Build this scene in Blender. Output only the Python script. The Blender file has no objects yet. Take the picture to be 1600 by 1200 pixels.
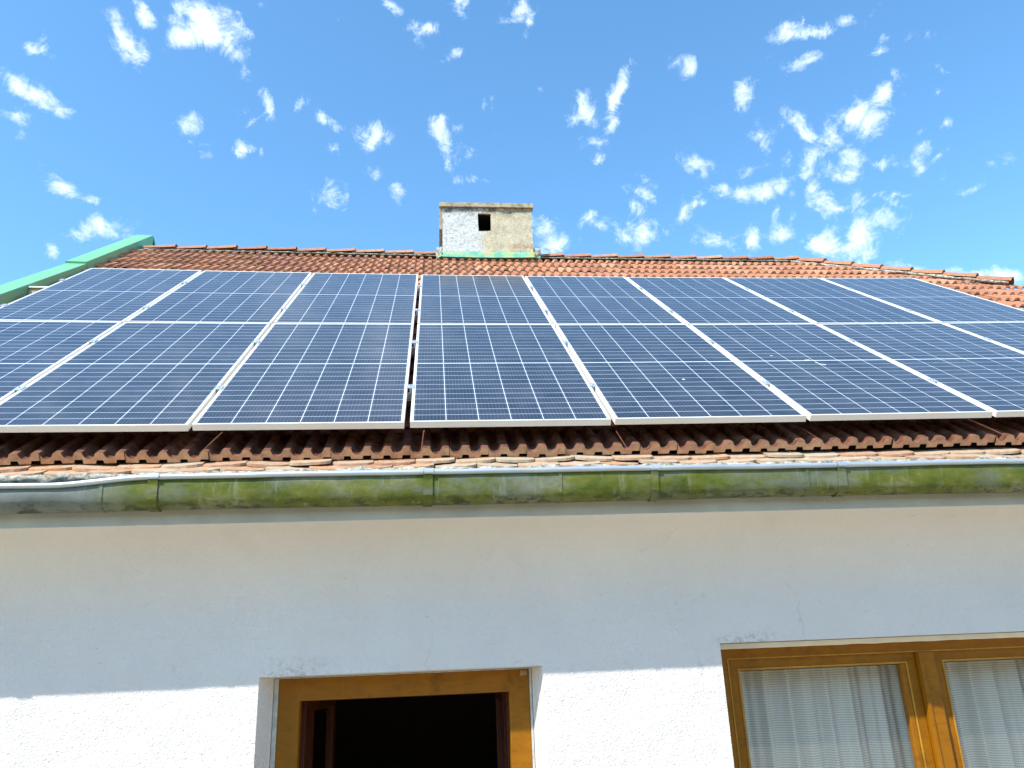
import bpy, bmesh, math, random
import numpy as np
from mathutils import Vector, Matrix, noise as mn
random.seed(4)
S = bpy.context.scene
COL = S.collection

# ---------------------------------------------------------------- camera
cd = bpy.data.cameras.new('camera')
cd.sensor_width = 36.0
cd.lens = 36.0 * 1227.95 / 1600.0
cd.clip_start = 0.05
cd.clip_end = 40000
cam = bpy.data.objects.new('camera', cd)
COL.objects.link(cam)
_r = Vector((0.99511657, -0.09094408, -0.038369))
_u = Vector((0.00681821, -0.32445657, 0.94587602))
_f = Vector((0.0984709, 0.94151851, 0.32225204))
cam.matrix_world = Matrix(((_r.x, _u.x, -_f.x, 3.3205), (_r.y, _u.y, -_f.y, -3.8604),
                           (_r.z, _u.z, -_f.z, -1.1256), (0, 0, 0, 1)))
S.camera = cam

# ---------------------------------------------------------------- exposure
S.view_settings.view_transform = 'Standard'
S.view_settings.look = 'None'
S.view_settings.gamma = 1.0
S.view_settings.use_curve_mapping = False
S.view_settings.exposure = 1.12

# ---------------------------------------------------------------- sun and sky
SUN_EL, SUN_AZ = 49.0, 228.0      # azimuth clockwise from +Y
sd = bpy.data.lights.new('sun', 'SUN')
sd.energy = 3.3
sd.angle = math.radians(0.55)
sd.color = (1.0, 0.955, 0.88)
sun = bpy.data.objects.new('sun', sd)
COL.objects.link(sun)
_e, _a = math.radians(SUN_EL), math.radians(SUN_AZ)
to_sun = Vector((math.sin(_a) * math.cos(_e), math.cos(_a) * math.cos(_e), math.sin(_e)))
sun.rotation_euler = to_sun.to_track_quat('Z', 'Y').to_euler()
sun.location = to_sun * 30

W = bpy.data.worlds.new("World")
S.world = W
W.use_nodes = True
nt = W.node_tree
N, LK = nt.nodes, nt.links
bg = N['Background']
bg.inputs[1].default_value = 0.15
sky = N.new('ShaderNodeTexSky')
sky.sky_type = 'NISHITA'
sky.sun_disc = False
sky.sun_elevation = _e
sky.sun_rotation = _a
sky.altitude = 200
sky.air_density = 1.0
sky.dust_density = 0.3
sky.ozone_density = 1.6
hs = N.new('ShaderNodeHueSaturation'); hs.inputs['Saturation'].default_value = 1.12; hs.inputs['Value'].default_value = 1.0
LK.new(sky.outputs[0], hs.inputs['Color'])
tn = N.new('ShaderNodeMixRGB'); tn.blend_type = 'MULTIPLY'; tn.inputs[0].default_value = 1.0
tn.inputs[2].default_value = (0.81, 1.05, 1.05, 1)
LK.new(hs.outputs[0], tn.inputs[1]); LK.new(tn.outputs[0], bg.inputs[0])
W.cycles.sampling_method = 'MANUAL'
W.cycles.sample_map_resolution = 512

# scattered small fair-weather clouds: each one an azimuth, elevation, two angular radii, a tilt and a strength
CLOUDS = [(-18.6, 41.0, 2.0, 1.27, 14, 1.35),(-16.6, 40.9, 0.71, 1.04, 22, 1.1),(-21.0, 41.4, 0.47, 0.67, -27, 0.9),(-20.2, 40.2, 1.28, 0.75, 15, 1.1),(-15.5, 40.0, 0.44, 0.21, -53, 0.5),(-24.7, 39.5, 1.4, 0.73, -44, 1.2),(-23.4, 41.0, 0.93, 0.31, -50, 1.1),(-23.2, 38.4, 0.71, 0.26, -67, 0.6),(-31.9, 37.1, 0.3, 0.22, -38, 0.4),(-30.8, 37.0, 0.56, 0.33, 5, 0.6),(-30.7, 37.5, 0.19, 0.54, 11, 0.4),(-29.5, 34.7, 1.93, 0.65, -6, 1.1),(-30.9, 34.9, 0.65, 0.57, 21, 0.9),(-30.6, 32.6, 0.97, 0.26, 14, 0.9),(-30.0, 33.3, 0.4, 0.18, 19, 0.4),(-30.2, 31.7, 0.36, 0.41, 18, 0.5),(-28.7, 29.9, 0.3, 0.23, 16, 0.5),(-26.7, 29.4, 0.97, 0.55, 4, 0.8),(-25.0, 29.1, 1.36, 0.36, 0, 0.7),(-24.7, 27.3, 1.7, 0.68, 18, 0.9),(-27.0, 25.8, 0.42, 0.55, 13, 0.7),(-23.2, 28.3, 0.58, 0.37, -10, 0.5),(-15.9, 38.9, 0.52, 0.33, -30, 0.5),(-14.4, 37.8, 1.07, 0.42, -59, 0.8),(-13.0, 36.7, 0.99, 0.25, -16, 0.5),(-19.2, 35.1, 0.97, 0.6, 13, 0.6),(-19.0, 35.7, 0.54, 0.32, 13, 0.5),(-17.7, 33.8, 0.78, 0.33, 1, 0.4),(-14.8, 34.2, 0.73, 0.49, 10, 0.8),(-15.2, 36.6, 0.48, 0.32, 11, 0.45),(-15.2, 35.7, 0.6, 0.2, 10, 0.4),(-8.4, 36.5, 0.89, 0.39, -45, 0.7),(-7.8, 34.9, 0.64, 0.38, 6, 0.6),(-5.2, 36.3, 1.05, 0.66, 23, 0.95),(-10.0, 36.5, 0.28, 0.34, -55, 0.4),(-10.5, 37.9, 0.58, 0.36, 8, 0.35),(-8.1, 31.8, 0.89, 0.76, 44, 0.65),(-5.1, 33.8, 0.53, 0.69, 4, 0.6),(-2.6, 32.4, 0.61, 0.45, -38, 0.7),(0.7, 36.3, 1.27, 0.49, -72, 0.8),(1.7, 36.7, 0.62, 0.25, 0, 0.4),(3.1, 35.6, 0.93, 0.69, 28, 0.7),(3.5, 33.4, 0.9, 0.44, -1, 0.6),(1.3, 34.6, 0.4, 0.52, 0, 0.5),(3.0, 44.7, 0.84, 0.53, 0, 1.0),(-3.6, 44.4, 0.37, 0.53, 5, 0.8),(-0.7, 42.7, 1.17, 0.47, -9, 0.9),(-1.8, 43.0, 0.38, 0.54, 3, 0.6),(2.2, 41.4, 0.91, 0.5, 52, 0.8),(-7.6, 43.2, 0.41, 0.3, 7, 0.4),(-14.2, 43.1, 0.43, 0.37, 12, 0.5),(-5.6, 39.7, 0.25, 0.2, 5, 0.3),(4.7, 38.4, 0.26, 0.5, -1, 0.35),(5.5, 36.9, 0.35, 0.51, -2, 0.4),(8.5, 44.2, 0.91, 0.66, 14, 1.0),(8.8, 43.3, 0.7, 0.34, 65, 0.8),(9.2, 39.3, 0.48, 0.2, -18, 0.5),(13.3, 37.7, 0.79, 0.83, -7, 0.85),(16.1, 37.8, 1.61, 0.57, 63, 1.0),(15.7, 36.6, 1.01, 0.43, 26, 0.8),(14.2, 35.6, 0.84, 0.38, -7, 0.6),(14.2, 34.1, 0.4, 0.56, -36, 0.5),(22.1, 39.5, 0.79, 0.62, 17, 0.9),(21.5, 39.9, 0.5, 0.39, -12, 0.5),(31.5, 39.4, 1.54, 0.54, -7, 0.85),(32.3, 40.2, 0.3, 0.29, -20, 0.5),(34.7, 38.8, 0.85, 0.38, -40, 0.75),(36.3, 38.3, 0.85, 0.31, 34, 0.7),(30.7, 37.4, 1.12, 0.52, -3, 0.85),(26.7, 36.6, 0.83, 0.67, 27, 0.8),(22.1, 33.6, 1.22, 0.57, -40, 0.9),(22.7, 32.4, 0.38, 0.69, -1, 0.7),(34.6, 33.0, 1.81, 0.87, -11, 1.15),(36.4, 33.7, 1.09, 0.44, 24, 0.9),(34.1, 34.4, 0.6, 0.27, -19, 0.5),(29.8, 33.3, 1.76, 0.57, -69, 0.95),(30.8, 31.4, 1.1, 0.9, -16, 0.8),(30.1, 30.8, 1.03, 0.58, -15, 0.85),(32.3, 32.3, 0.69, 0.64, -17, 0.7),(27.0, 33.8, 0.91, 0.69, -24, 0.45),(28.2, 31.9, 0.4, 0.7, -15, 0.45),(25.8, 31.8, 0.41, 0.34, -13, 0.35),(33.1, 30.1, 1.43, 0.65, -12, 0.85),(33.9, 31.0, 0.87, 0.49, 15, 0.75),(35.8, 30.3, 0.78, 0.71, -44, 0.9),(37.9, 34.5, 0.62, 0.41, -50, 0.7),(38.0, 33.7, 0.21, 0.45, -22, 0.6),(38.1, 30.1, 0.92, 0.54, -20, 0.8),(38.1, 31.1, 0.53, 0.23, -20, 0.6),(39.6, 29.4, 0.66, 0.2, 14, 0.55),(37.4, 29.2, 0.29, 0.47, -19, 0.4),(40.0, 36.6, 0.62, 0.32, -24, 0.4),(37.4, 37.1, 0.52, 0.22, -12, 0.45),(37.1, 36.3, 0.42, 0.23, -12, 0.45),(40.4, 34.2, 0.9, 0.24, -38, 0.35),(39.6, 33.0, 0.29, 0.27, 12, 0.5),(40.1, 31.0, 0.28, 0.23, -22, 0.5),(25.5, 30.4, 2.39, 0.64, -13, 0.95),(23.8, 31.2, 0.76, 0.43, -12, 0.8),(27.7, 30.2, 0.55, 0.69, 29, 0.8),(28.9, 29.4, 0.47, 0.6, 40, 0.6),(30.7, 29.2, 1.44, 0.62, -77, 0.9),(31.3, 28.2, 1.01, 0.5, -15, 0.85),(32.9, 28.2, 0.82, 0.73, -55, 0.85),(36.1, 28.1, 0.85, 0.33, 2, 0.7),(34.7, 27.9, 0.51, 0.2, -6, 0.45),(35.5, 27.2, 0.57, 0.32, -28, 0.65),(38.6, 28.1, 0.68, 0.24, -2, 0.4),(39.8, 26.8, 0.6, 0.24, -6, 0.45),(10.1, 28.8, 1.65, 0.77, -4, 0.9),(9.6, 30.3, 0.91, 0.54, -4, 0.55),(13.1, 30.5, 0.54, 1.07, 4, 0.7),(14.1, 29.6, 0.72, 0.45, -6, 0.6),(16.4, 30.2, 0.66, 0.45, 12, 0.65),(16.0, 28.5, 0.91, 0.8, -46, 0.75),(17.3, 28.5, 0.89, 0.98, -8, 0.85),(17.5, 31.3, 0.63, 0.39, -37, 0.65),(18.3, 32.1, 0.44, 0.39, -9, 0.4),(19.9, 29.5, 0.94, 0.45, 47, 0.6),(21.0, 29.9, 0.51, 0.31, 31, 0.5),(25.2, 27.4, 0.63, 1.08, -12, 0.85),(23.1, 27.2, 1.45, 0.57, -10, 0.7),(21.3, 27.4, 0.87, 0.57, -10, 0.6),(27.8, 27.2, 1.15, 0.51, -21, 0.75),(28.8, 27.5, 0.36, 0.59, -13, 0.6),(27.2, 27.9, 0.33, 0.68, -13, 0.5),(30.6, 25.9, 1.05, 0.83, -29, 0.95),(32.8, 25.8, 0.95, 1.13, -36, 0.95),(34.5, 26.2, 1.04, 0.74, -16, 0.55),(33.0, 24.5, 0.54, 0.67, -14, 0.6),(39.0, 21.7, 1.23, 0.52, -16, 1.1),(38.4, 22.2, 0.7, 0.48, -16, 0.9),(40.7, 20.9, 1.12, 0.63, -17, 1.1),(35.8, 23.1, 0.95, 0.29, -15, 0.5),(42.9, 27.4, 0.65, 0.22, -22, 0.35),(42.1, 27.6, 0.33, 0.45, -21, 0.3)]

# ---------------------------------------------------------------- helpers
def link(o): COL.objects.link(o); return o

def tag(o, label=None, cat=None, group=None, kind=None):
    if label: o['label'] = label
    if cat: o['category'] = cat
    if group: o['group'] = group
    if kind: o['kind'] = kind
    return o

def empty(name, loc=(0, 0, 0)):
    o = bpy.data.objects.new(name, None); o.location = loc; o.empty_display_size = 0.2
    return link(o)

class MB:
    def __init__(s): s.v = []; s.f = []; s.uv = None; s.tid = []
    def vert(s, p): s.v.append(tuple(p)); return len(s.v) - 1
    def face(s, *i): s.f.append(tuple(i))
    def box(s, x0, x1, y0, y1, z0, z1):
        b = len(s.v)
        for z in (z0, z1):
            for y in (y0, y1):
                for x in (x0, x1): s.v.append((x, y, z))
        for q in ((0, 2, 3, 1), (4, 5, 7, 6), (0, 1, 5, 4), (2, 6, 7, 3), (0, 4, 6, 2), (1, 3, 7, 5)):
            s.f.append(tuple(b + i for i in q))
    def hexa(s, p):      # eight corners in the order of box()
        b = len(s.v); s.v += [tuple(q) for q in p]
        for q in ((0, 2, 3, 1), (4, 5, 7, 6), (0, 1, 5, 4), (2, 6, 7, 3), (0, 4, 6, 2), (1, 3, 7, 5)):
            s.f.append(tuple(b + i for i in q))
    def strip(s, rows, close=False):   # rows: lists of points, all of one length
        b = len(s.v); n = len(rows[0])
        for r in rows: s.v += [tuple(p) for p in r]
        for i in range(len(rows) - 1):
            for j in range(n if close else n - 1):
                k = (j + 1) % n
                s.f.append((b + i * n + j, b + i * n + k, b + (i + 1) * n + k, b + (i + 1) * n + j))
    def build(s, name, mat, parent=None, smooth=False, bevel=0, seg=2, auto=None):
        me = bpy.data.meshes.new(name); me.from_pydata(s.v, [], s.f)
        if s.tid:
            at = me.attributes.new('tid', 'FLOAT', 'FACE'); at.data.foreach_set('value', s.tid)
        bm = bmesh.new(); bm.from_mesh(me)
        if not s.tid: bmesh.ops.recalc_face_normals(bm, faces=bm.faces)
        bm.to_mesh(me); bm.free()
        me.materials.append(mat)
        o = bpy.data.objects.new(name, me); link(o)
        if parent: o.parent = parent
        if bevel:
            m = o.modifiers.new('bevel', 'BEVEL'); m.width = bevel; m.segments = seg; m.limit_method = 'ANGLE'
            m.angle_limit = math.radians(40)
        if smooth or auto:
            me.shade_smooth()
            if auto is not None: me.set_sharp_from_angle(angle=math.radians(auto))
        return o

def wall_grid(mb, xs, zs, holes, y0, y1, splay=None):
    """plane wall in x-z at y0 (outside) and y1 (inside) with rectangular openings; reveals included"""
    def solid(xm, zm):
        return not any(a < xm < b and c < zm < d for a, b, c, d in holes)
    for i in range(len(xs) - 1):
        for j in range(len(zs) - 1):
            xm, zm = (xs[i] + xs[i + 1]) / 2, (zs[j] + zs[j + 1]) / 2
            if not solid(xm, zm): continue
            for y in (y0, y1):
                b = len(mb.v)
                mb.v += [(xs[i], y, zs[j]), (xs[i + 1], y, zs[j]), (xs[i + 1], y, zs[j + 1]), (xs[i], y, zs[j + 1])]
                mb.f.append((b, b + 1, b + 2, b + 3))

# ---------------------------------------------------------------- materials
def mat(name):
    m = bpy.data.materials.new(name); m.use_nodes = True
    return m, m.node_tree.nodes, m.node_tree.links, m.node_tree.nodes['Principled BSDF']

class G:
    """small node graph builder"""
    def __init__(s, name):
        s.m, s.N, s.L, s.P = mat(name)
        s.tc = s.N.new('ShaderNodeTexCoord')
        s.obj = s.tc.outputs['Object']
    def put(s, sock, v):
        if v is None: return
        if isinstance(v, bpy.types.NodeSocket): s.L.new(v, sock)
        else:
            if isinstance(v, tuple) and len(v) == 3 and sock.type == 'RGBA': v = v + (1,)
            sock.default_value = v
    def math(s, op, a, b=None, c=None, clamp=False):
        n = s.N.new('ShaderNodeMath'); n.operation = op; n.use_clamp = clamp
        for i, v in enumerate((a, b, c)): s.put(n.inputs[i], v)
        return n.outputs[0]
    def mapping(s, scale=(1, 1, 1), vec=None, loc=(0, 0, 0), rot=(0, 0, 0)):
        n = s.N.new('ShaderNodeMapping'); s.L.new(vec or s.obj, n.inputs[0])
        n.inputs['Scale'].default_value = scale; n.inputs['Location'].default_value = loc
        n.inputs['Rotation'].default_value = rot
        return n.outputs[0]
    def noise(s, scale, detail=4, rough=.55, vec=None, dist=0):
        n = s.N.new('ShaderNodeTexNoise'); s.L.new(vec or s.obj, n.inputs['Vector'])
        n.inputs['Scale'].default_value = scale; n.inputs['Detail'].default_value = detail
        n.inputs['Roughness'].default_value = rough; n.inputs['Distortion'].default_value = dist
        return n.outputs['Fac']
    def voro(s, scale, vec=None, feature='F1'):
        n = s.N.new('ShaderNodeTexVoronoi'); n.feature = feature; s.L.new(vec or s.obj, n.inputs['Vector'])
        n.inputs['Scale'].default_value = scale
        return n.outputs['Distance']
    def ramp(s, fac, pts):
        n = s.N.new('ShaderNodeValToRGB'); s.L.new(fac, n.inputs[0])
        el = n.color_ramp.elements
        while len(el) < len(pts): el.new(0.5)
        for e, (p, c) in zip(el, pts):
            e.position = p; e.color = (c + (1,)) if isinstance(c, tuple) else (c, c, c, 1)
        return n.outputs[0]
    def mix(s, fac, a, b, mode='MIX'):
        n = s.N.new('ShaderNodeMixRGB'); n.blend_type = mode
        s.put(n.inputs[0], fac); s.put(n.inputs[1], a); s.put(n.inputs[2], b)
        return n.outputs[0]
    def rng(s, v, a, b, c=0., d=1.):
        n = s.N.new('ShaderNodeMapRange'); s.L.new(v, n.inputs[0])
        for k, q in zip((1, 2, 3, 4), (a, b, c, d)): n.inputs[k].default_value = q
        return n.outputs[0]
    def attr(s, name):
        n = s.N.new('ShaderNodeAttribute'); n.attribute_name = name; return n.outputs['Fac']
    def sep(s, vec=None):
        n = s.N.new('ShaderNodeSeparateXYZ'); s.L.new(vec or s.obj, n.inputs[0]); return n.outputs
    def bump(s, h, strength=.3, dist=.01, normal=None):
        n = s.N.new('ShaderNodeBump'); s.L.new(h, n.inputs['Height'])
        n.inputs['Strength'].default_value = strength; n.inputs['Distance'].default_value = dist
        if normal: s.L.new(normal, n.inputs['Normal'])
        return n.outputs[0]
    def out(s, color=None, rough=None, metal=None, normal=None, spec=None, coat=None):
        s.put(s.P.inputs['Base Color'], color); s.put(s.P.inputs['Roughness'], rough)
        s.put(s.P.inputs['Metallic'], metal); s.put(s.P.inputs['Normal'], normal)
        s.put(s.P.inputs['Specular IOR Level'], spec); s.put(s.P.inputs['Coat Weight'], coat)
        return s.m

def m_plaster():
    g = G('white_plaster')
    big = g.noise(1.3, 4, .6)
    c = g.ramp(big, [(.3, (.79, .745, .72)), (.7, (.85, .805, .775))])
    st = g.noise(2.2, 8, .7, g.mapping((1, 1, .45)))
    c = g.mix(g.rng(st, .60, .80, 0, .35), c, (.60, .58, .52))
    px, py, pz = g.sep()
    sm = g.math('MULTIPLY', g.math('MULTIPLY', g.rng(px, 2.44, 2.54), g.rng(px, 2.86, 2.66)), g.math('MULTIPLY', g.rng(pz, -1.10, -1.165), g.rng(pz, -1.21, -1.195)))
    sm2 = g.math('MULTIPLY', g.math('MULTIPLY', g.rng(px, 4.74, 4.82), g.rng(px, 5.2, 5.0)), g.math('MULTIPLY', g.rng(pz, -1.06, -1.10), g.rng(pz, -1.14, -1.125)))
    c = g.mix(g.math('MULTIPLY', g.math('MAXIMUM', sm, sm2), g.rng(g.noise(34, 7, .75), .46, .60, 0, .55)), c, (.36, .34, .30))
    sp = g.noise(75, 3, .65)
    c = g.mix(g.rng(sp, .67, .75, 0, .5), c, (.30, .28, .25))
    # hairline cracks
    w = g.noise(2.0, 5, .6)
    nv = g.N.new('ShaderNodeVectorMath'); nv.operation = 'MULTIPLY_ADD'
    nz = g.N.new('ShaderNodeTexNoise'); nz.inputs['Scale'].default_value = 3.5; nz.inputs['Detail'].default_value = 6
    g.L.new(g.obj, nz.inputs['Vector']); g.L.new(nz.outputs['Color'], nv.inputs[0])
    nv.inputs[1].default_value = (.35, .35, .35); g.L.new(g.mapping((1.1, 1.1, .45)), nv.inputs[2])
    cr = g.voro(.85, nv.outputs[0], 'DISTANCE_TO_EDGE')
    crk = g.math('MULTIPLY', g.rng(cr, .0, .0035, 1, 0), g.rng(w, .54, .60, 0, 1))
    c = g.mix(g.math('MULTIPLY', crk, .22), c, (.30, .29, .27))
    h1 = g.noise(150, 3, .7); h2 = g.noise(38, 5, .65); h3 = g.noise(5, 3, .5)
    h = g.math('ADD', g.math('MULTIPLY', h1, .7), g.math('ADD', g.math('MULTIPLY', h2, .5), g.math('MULTIPLY', h3, 1.6)))
    pit = g.voro(60, feature='F1')
    h = g.math('ADD', h, g.math('MULTIPLY', g.rng(pit, 0, .35, 0, 1), .25))
    return g.out(c, .93, normal=g.bump(h, .95, .0125), spec=.25)

def m_tile(name='terracotta'):
    g = G(name)
    t = g.attr('tid')
    c = g.ramp(t, [(0., (.29, .105, .055)), (.25, (.42, .165, .085)), (.5, (.46, .19, .095)), (.75, (.36, .14, .08)), (1., (.54, .27, .155))])
    panel_shade = g.attr('panel_shade')
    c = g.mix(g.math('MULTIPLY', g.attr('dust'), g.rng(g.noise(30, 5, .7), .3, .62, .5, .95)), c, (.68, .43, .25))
    c = g.mix(g.math('MULTIPLY', panel_shade, g.rng(g.noise(12, 5, .6), .3, .6, .65, 1.)), c, (.085, .024, .012))  # darkens the courses under the panels as painted shade
    n1 = g.noise(16, 6, .65)
    c = g.mix(g.rng(n1, .42, .7, 0, .6), c, (.27, .15, .10))
    n2 = g.noise(45, 5, .7)
    c = g.mix(g.math('MULTIPLY', g.rng(n2, .56, .70, 0, .65), g.math('SUBTRACT', 1, panel_shade)), c, (.50, .41, .30))
    n3 = g.noise(9, 8, .75)
    c = g.mix(g.rng(n3, .58, .70, 0, .75), c, (.085, .06, .045))
    h = g.math('ADD', g.math('MULTIPLY', n2, .5), g.noise(140, 3, .6))
    return g.out(c, .88, normal=g.bump(h, .45, .004), spec=.25)

def m_pale_tile():
    g = G('weathered_flat_tile')
    t = g.attr('tid')
    c = g.ramp(t, [(0., (.36, .18, .10)), (.3, (.42, .25, .15)), (.55, (.40, .30, .20)), (.8, (.48, .22, .10)), (1., (.42, .34, .24))])
    n1 = g.noise(30, 6, .7)
    c = g.mix(g.rng(n1, .5, .66, 0, .7), c, (.46, .43, .34))
    n2 = g.noise(55, 6, .7)
    c = g.mix(g.rng(n2, .60, .68, 0, .8), c, (.16, .14, .10))
    return g.out(c, .9, normal=g.bump(g.noise(110, 4, .7), .5, .004), spec=.2)

def m_mortar():
    g = G('lime_mortar')
    n1 = g.noise(28, 7, .7)
    c = g.ramp(n1, [(.38, (.13, .12, .09)), (.50, (.38, .35, .28)), (.66, (.60, .57, .50))])
    n2 = g.noise(14, 5, .6)
    c = g.mix(g.rng(n2, .58, .7, 0, .6), c, (.36, .36, .20))
    return g.out(c, .95, normal=g.bump(g.noise(70, 5, .7), .8, .01), spec=.2)

def m_gutter(name, mossy):
    g = G(name)
    x, y, z = g.sep()
    n1 = g.noise(3.4, 7, .68, g.mapping((1, 1, 2.2)))
    zinc = g.ramp(g.noise(6, 6, .7), [(.3, (.11, .125, .11)), (.7, (.21, .225, .20))])
    mossc = g.ramp(g.noise(5, 7, .7, g.mapping((1, 1, 1.6))), [(.3, (.040, .060, .005)), (.46, (.095, .115, .008)), (.56, (.135, .145, .022)), (.66, (.20, .21, .10)), (.78, (.26, .28, .20))])
    if mossy:
        left = g.rng(x, 1.72, 1.98, 0, 1)
        left = g.math('MULTIPLY', left, g.rng(x, 20, 21, 1, 0))
        a = g.math('ADD', g.rng(n1, .36, .54, .35, 1.1), 0)
        fac = g.math('MULTIPLY', left, a, clamp=True)
        c = g.mix(fac, zinc, mossc)
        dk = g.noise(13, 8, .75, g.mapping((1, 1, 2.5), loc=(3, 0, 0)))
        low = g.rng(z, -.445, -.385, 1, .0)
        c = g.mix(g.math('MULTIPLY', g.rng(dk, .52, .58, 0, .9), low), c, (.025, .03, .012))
        dr = g.noise(22, 5, .7, g.mapping((1, 1, .15)))
        c = g.mix(g.rng(dr, .58, .74, 0, .45), c, (.36, .37, .30))
    else:
        c = zinc
    return g.out(c, .62, .15, g.bump(g.noise(9, 3, .6), .25, .01), .4)

def m_simple(name, col, rough=.5, metal=0., var=.12, scale=8, bump=0., bscale=60, spec=.5, coat=0.):
    g = G(name)
    n = g.noise(scale, 5, .6)
    lo = tuple(v * (1 - var) for v in col); hi = tuple(min(1, v * (1 + var)) for v in col)
    c = g.ramp(n, [(.3, lo), (.7, hi)])
    nm = g.bump(g.noise(bscale, 4, .6), bump, .004) if bump else None
    return g.out(c, rough, metal, nm, spec, coat)

def m_wood(name, dark, lite, rough=.45):
    g = G(name)
    v = g.mapping((3, 18, 3))
    n = g.noise(3, 6, .65, v, 1.2)
    v2 = g.mapping((1.6, 18, 18))
    c = g.ramp(n, [(.3, dark), (.7, lite)])
    w = g.noise(7, 6, .7)
    c = g.mix(g.rng(w, .56, .72, 0, .6), c, tuple(a * .4 for a in dark))
    gr = g.noise(60, 4, .7, g.mapping((.12, 1, 1)))
    c = g.mix(g.rng(gr, .5, .7, 0, .35), c, tuple(a * .5 for a in dark))
    return g.out(c, rough, normal=g.bump(n, .08, .003), spec=.3)

def m_chimney():
    g = G('old_chimney_plaster')
    x, y, z = g.sep()
    n = g.noise(6, 7, .7)
    white = g.ramp(g.noise(26, 6, .7), [(.34, (.24, .23, .21)), (.44, (.48, .475, .45)), (.60, (.62, .61, .59))])
    beige = g.ramp(g.noise(15, 7, .75), [(.32, (.30, .25, .16)), (.45, (.46, .39, .27)), (.58, (.55, .48, .34)), (.72, (.66, .61, .49))])
    e = g.math('ADD', x, g.math('MULTIPLY_ADD', n, .3, -.15))
    z = g.math('ADD', z, g.math('MULTIPLY_ADD', g.noise(17, 6, .7), .09, -.045))
    c = g.mix(g.rng(e, 3.90, 3.99), white, beige)
    # bare brick low on the right
    bx = g.math('MULTIPLY', g.rng(e, 4.28, 4.36), g.math('MULTIPLY', g.rng(z, 3.72, 3.735), g.rng(z, 3.80, 3.79)))
    c = g.mix(g.math('MULTIPLY', bx, g.rng(g.noise(22, 4, .7), .42, .55, 0, .8)), c, (.40, .21, .13))
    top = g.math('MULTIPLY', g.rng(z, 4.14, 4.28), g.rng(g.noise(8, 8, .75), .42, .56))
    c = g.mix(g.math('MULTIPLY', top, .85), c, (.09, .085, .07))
    cr = g.noise(19, 8, .8)
    c = g.mix(g.rng(cr, .60, .66, 0, .7), c, (.14, .12, .09))
    h = g.math('ADD', g.noise(10, 6, .7), g.math('MULTIPLY', g.noise(45, 5, .7), .5))
    return g.out(c, .95, normal=g.bump(h, .7, .022), spec=.2)

def m_flash():
    g = G('green_painted_flashing')
    n = g.noise(7, 6, .7)
    c = g.ramp(n, [(.30, (.14, .26, .20)), (.44, (.10, .32, .21)), (.52, (.18, .38, .26)), (.57, (.30, .36, .09)), (.64, (.36, .29, .22))])
    return g.out(c, .7, normal=g.bump(g.noise(25, 4, .6), .4, .01))

def m_cells():
    g = G('solar_cells')
    g.N.new('ShaderNodeUVMap')
    uvn = g.tc.outputs['UV']
    u, v, _ = g.sep(uvn)
    PW, PH, mxm, mym, mid, gap = 1.019, 2.075, .0055, .0055, .011, .0036
    cw = (PW - 2 * mxm) / 6; ch = (PH - 2 * mym - mid) / 24
    half = mym + 12 * ch
    up = g.math('GREATER_THAN', v, half + mid / 2)
    vv = g.math('SUBTRACT', v, g.math('MULTIPLY', up, mid))
    cu = g.math('DIVIDE', g.math('SUBTRACT', u, mxm), cw)
    cv = g.math('DIVIDE', g.math('SUBTRACT', vv, mym), ch)
    du = g.math('MULTIPLY', g.math('SUBTRACT', .5, g.math('ABSOLUTE', g.math('SUBTRACT', g.math('FRACT', cu), .5))), cw)
    dv = g.math('MULTIPLY', g.math('SUBTRACT', .5, g.math('ABSOLUTE', g.math('SUBTRACT', g.math('FRACT', cv), .5))), ch)
    lu = g.math('LESS_THAN', du, gap * .5)
    lv = g.math('LESS_THAN', dv, .0018)
    dia = g.math('LESS_THAN', g.math('ADD', du, dv), .0068)
    md = g.math('LESS_THAN', g.math('ABSOLUTE', g.math('SUBTRACT', v, half + mid / 2)), mid * .36)
    out = g.math('MAXIMUM', g.math('LESS_THAN', cu, 0), g.math('GREATER_THAN', cu, 6))
    out = g.math('MAXIMUM', out, g.math('MAXIMUM', g.math('LESS_THAN', cv, 0), g.math('GREATER_THAN', cv, 24)))
    w1 = g.math('MAXIMUM', lu, g.math('MAXIMUM', dia, g.math('MAXIMUM', md, out)))
    bb = g.math('LESS_THAN', g.math('ABSOLUTE', g.math('SUBTRACT', g.math('FRACT', g.math('MULTIPLY', cu, 9)), .5)), .055)
    fl = g.N.new('ShaderNodeCombineXYZ')
    g.L.new(g.math('FLOOR', cu), fl.inputs[0]); g.L.new(g.math('FLOOR', cv), fl.inputs[1])
    oi = g.N.new('ShaderNodeObjectInfo'); g.L.new(oi.outputs['Random'], fl.inputs[2])
    wnz = g.N.new('ShaderNodeTexWhiteNoise'); g.L.new(fl.outputs[0], wnz.inputs['Vector'])
    cell = g.ramp(wnz.outputs['Value'], [(0, (.014, .020, .030)), (1, (.022, .028, .042))])
    c = g.mix(g.math('MULTIPLY', bb, .16), cell, (.36, .42, .50))
    c = g.mix(g.math('MULTIPLY', lv, .9), c, (.58, .64, .72))
    c = g.mix(w1, c, (.66, .69, .72))
    c = g.mix(g.math('MULTIPLY', oi.outputs['Random'], .035), c, (.55, .55, .55))
    dust = g.noise(3.5, 7, .7)
    c = g.mix(g.rng(dust, .42, .72, .01, .085), c, (.45, .45, .43))
    sp = g.noise(70, 2, .5)
    c = g.mix(g.rng(sp, .80, .82, 0, .5), c, (.6, .62, .6))
    r = g.rng(g.noise(5, 5, .6), .3, .7, .12, .19)
    m = g.out(c, r, normal=g.bump(g.noise(2.2, 2, .4), .05, .004))
    g.P.inputs['IOR'].default_value = 1.45
    return m

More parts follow.
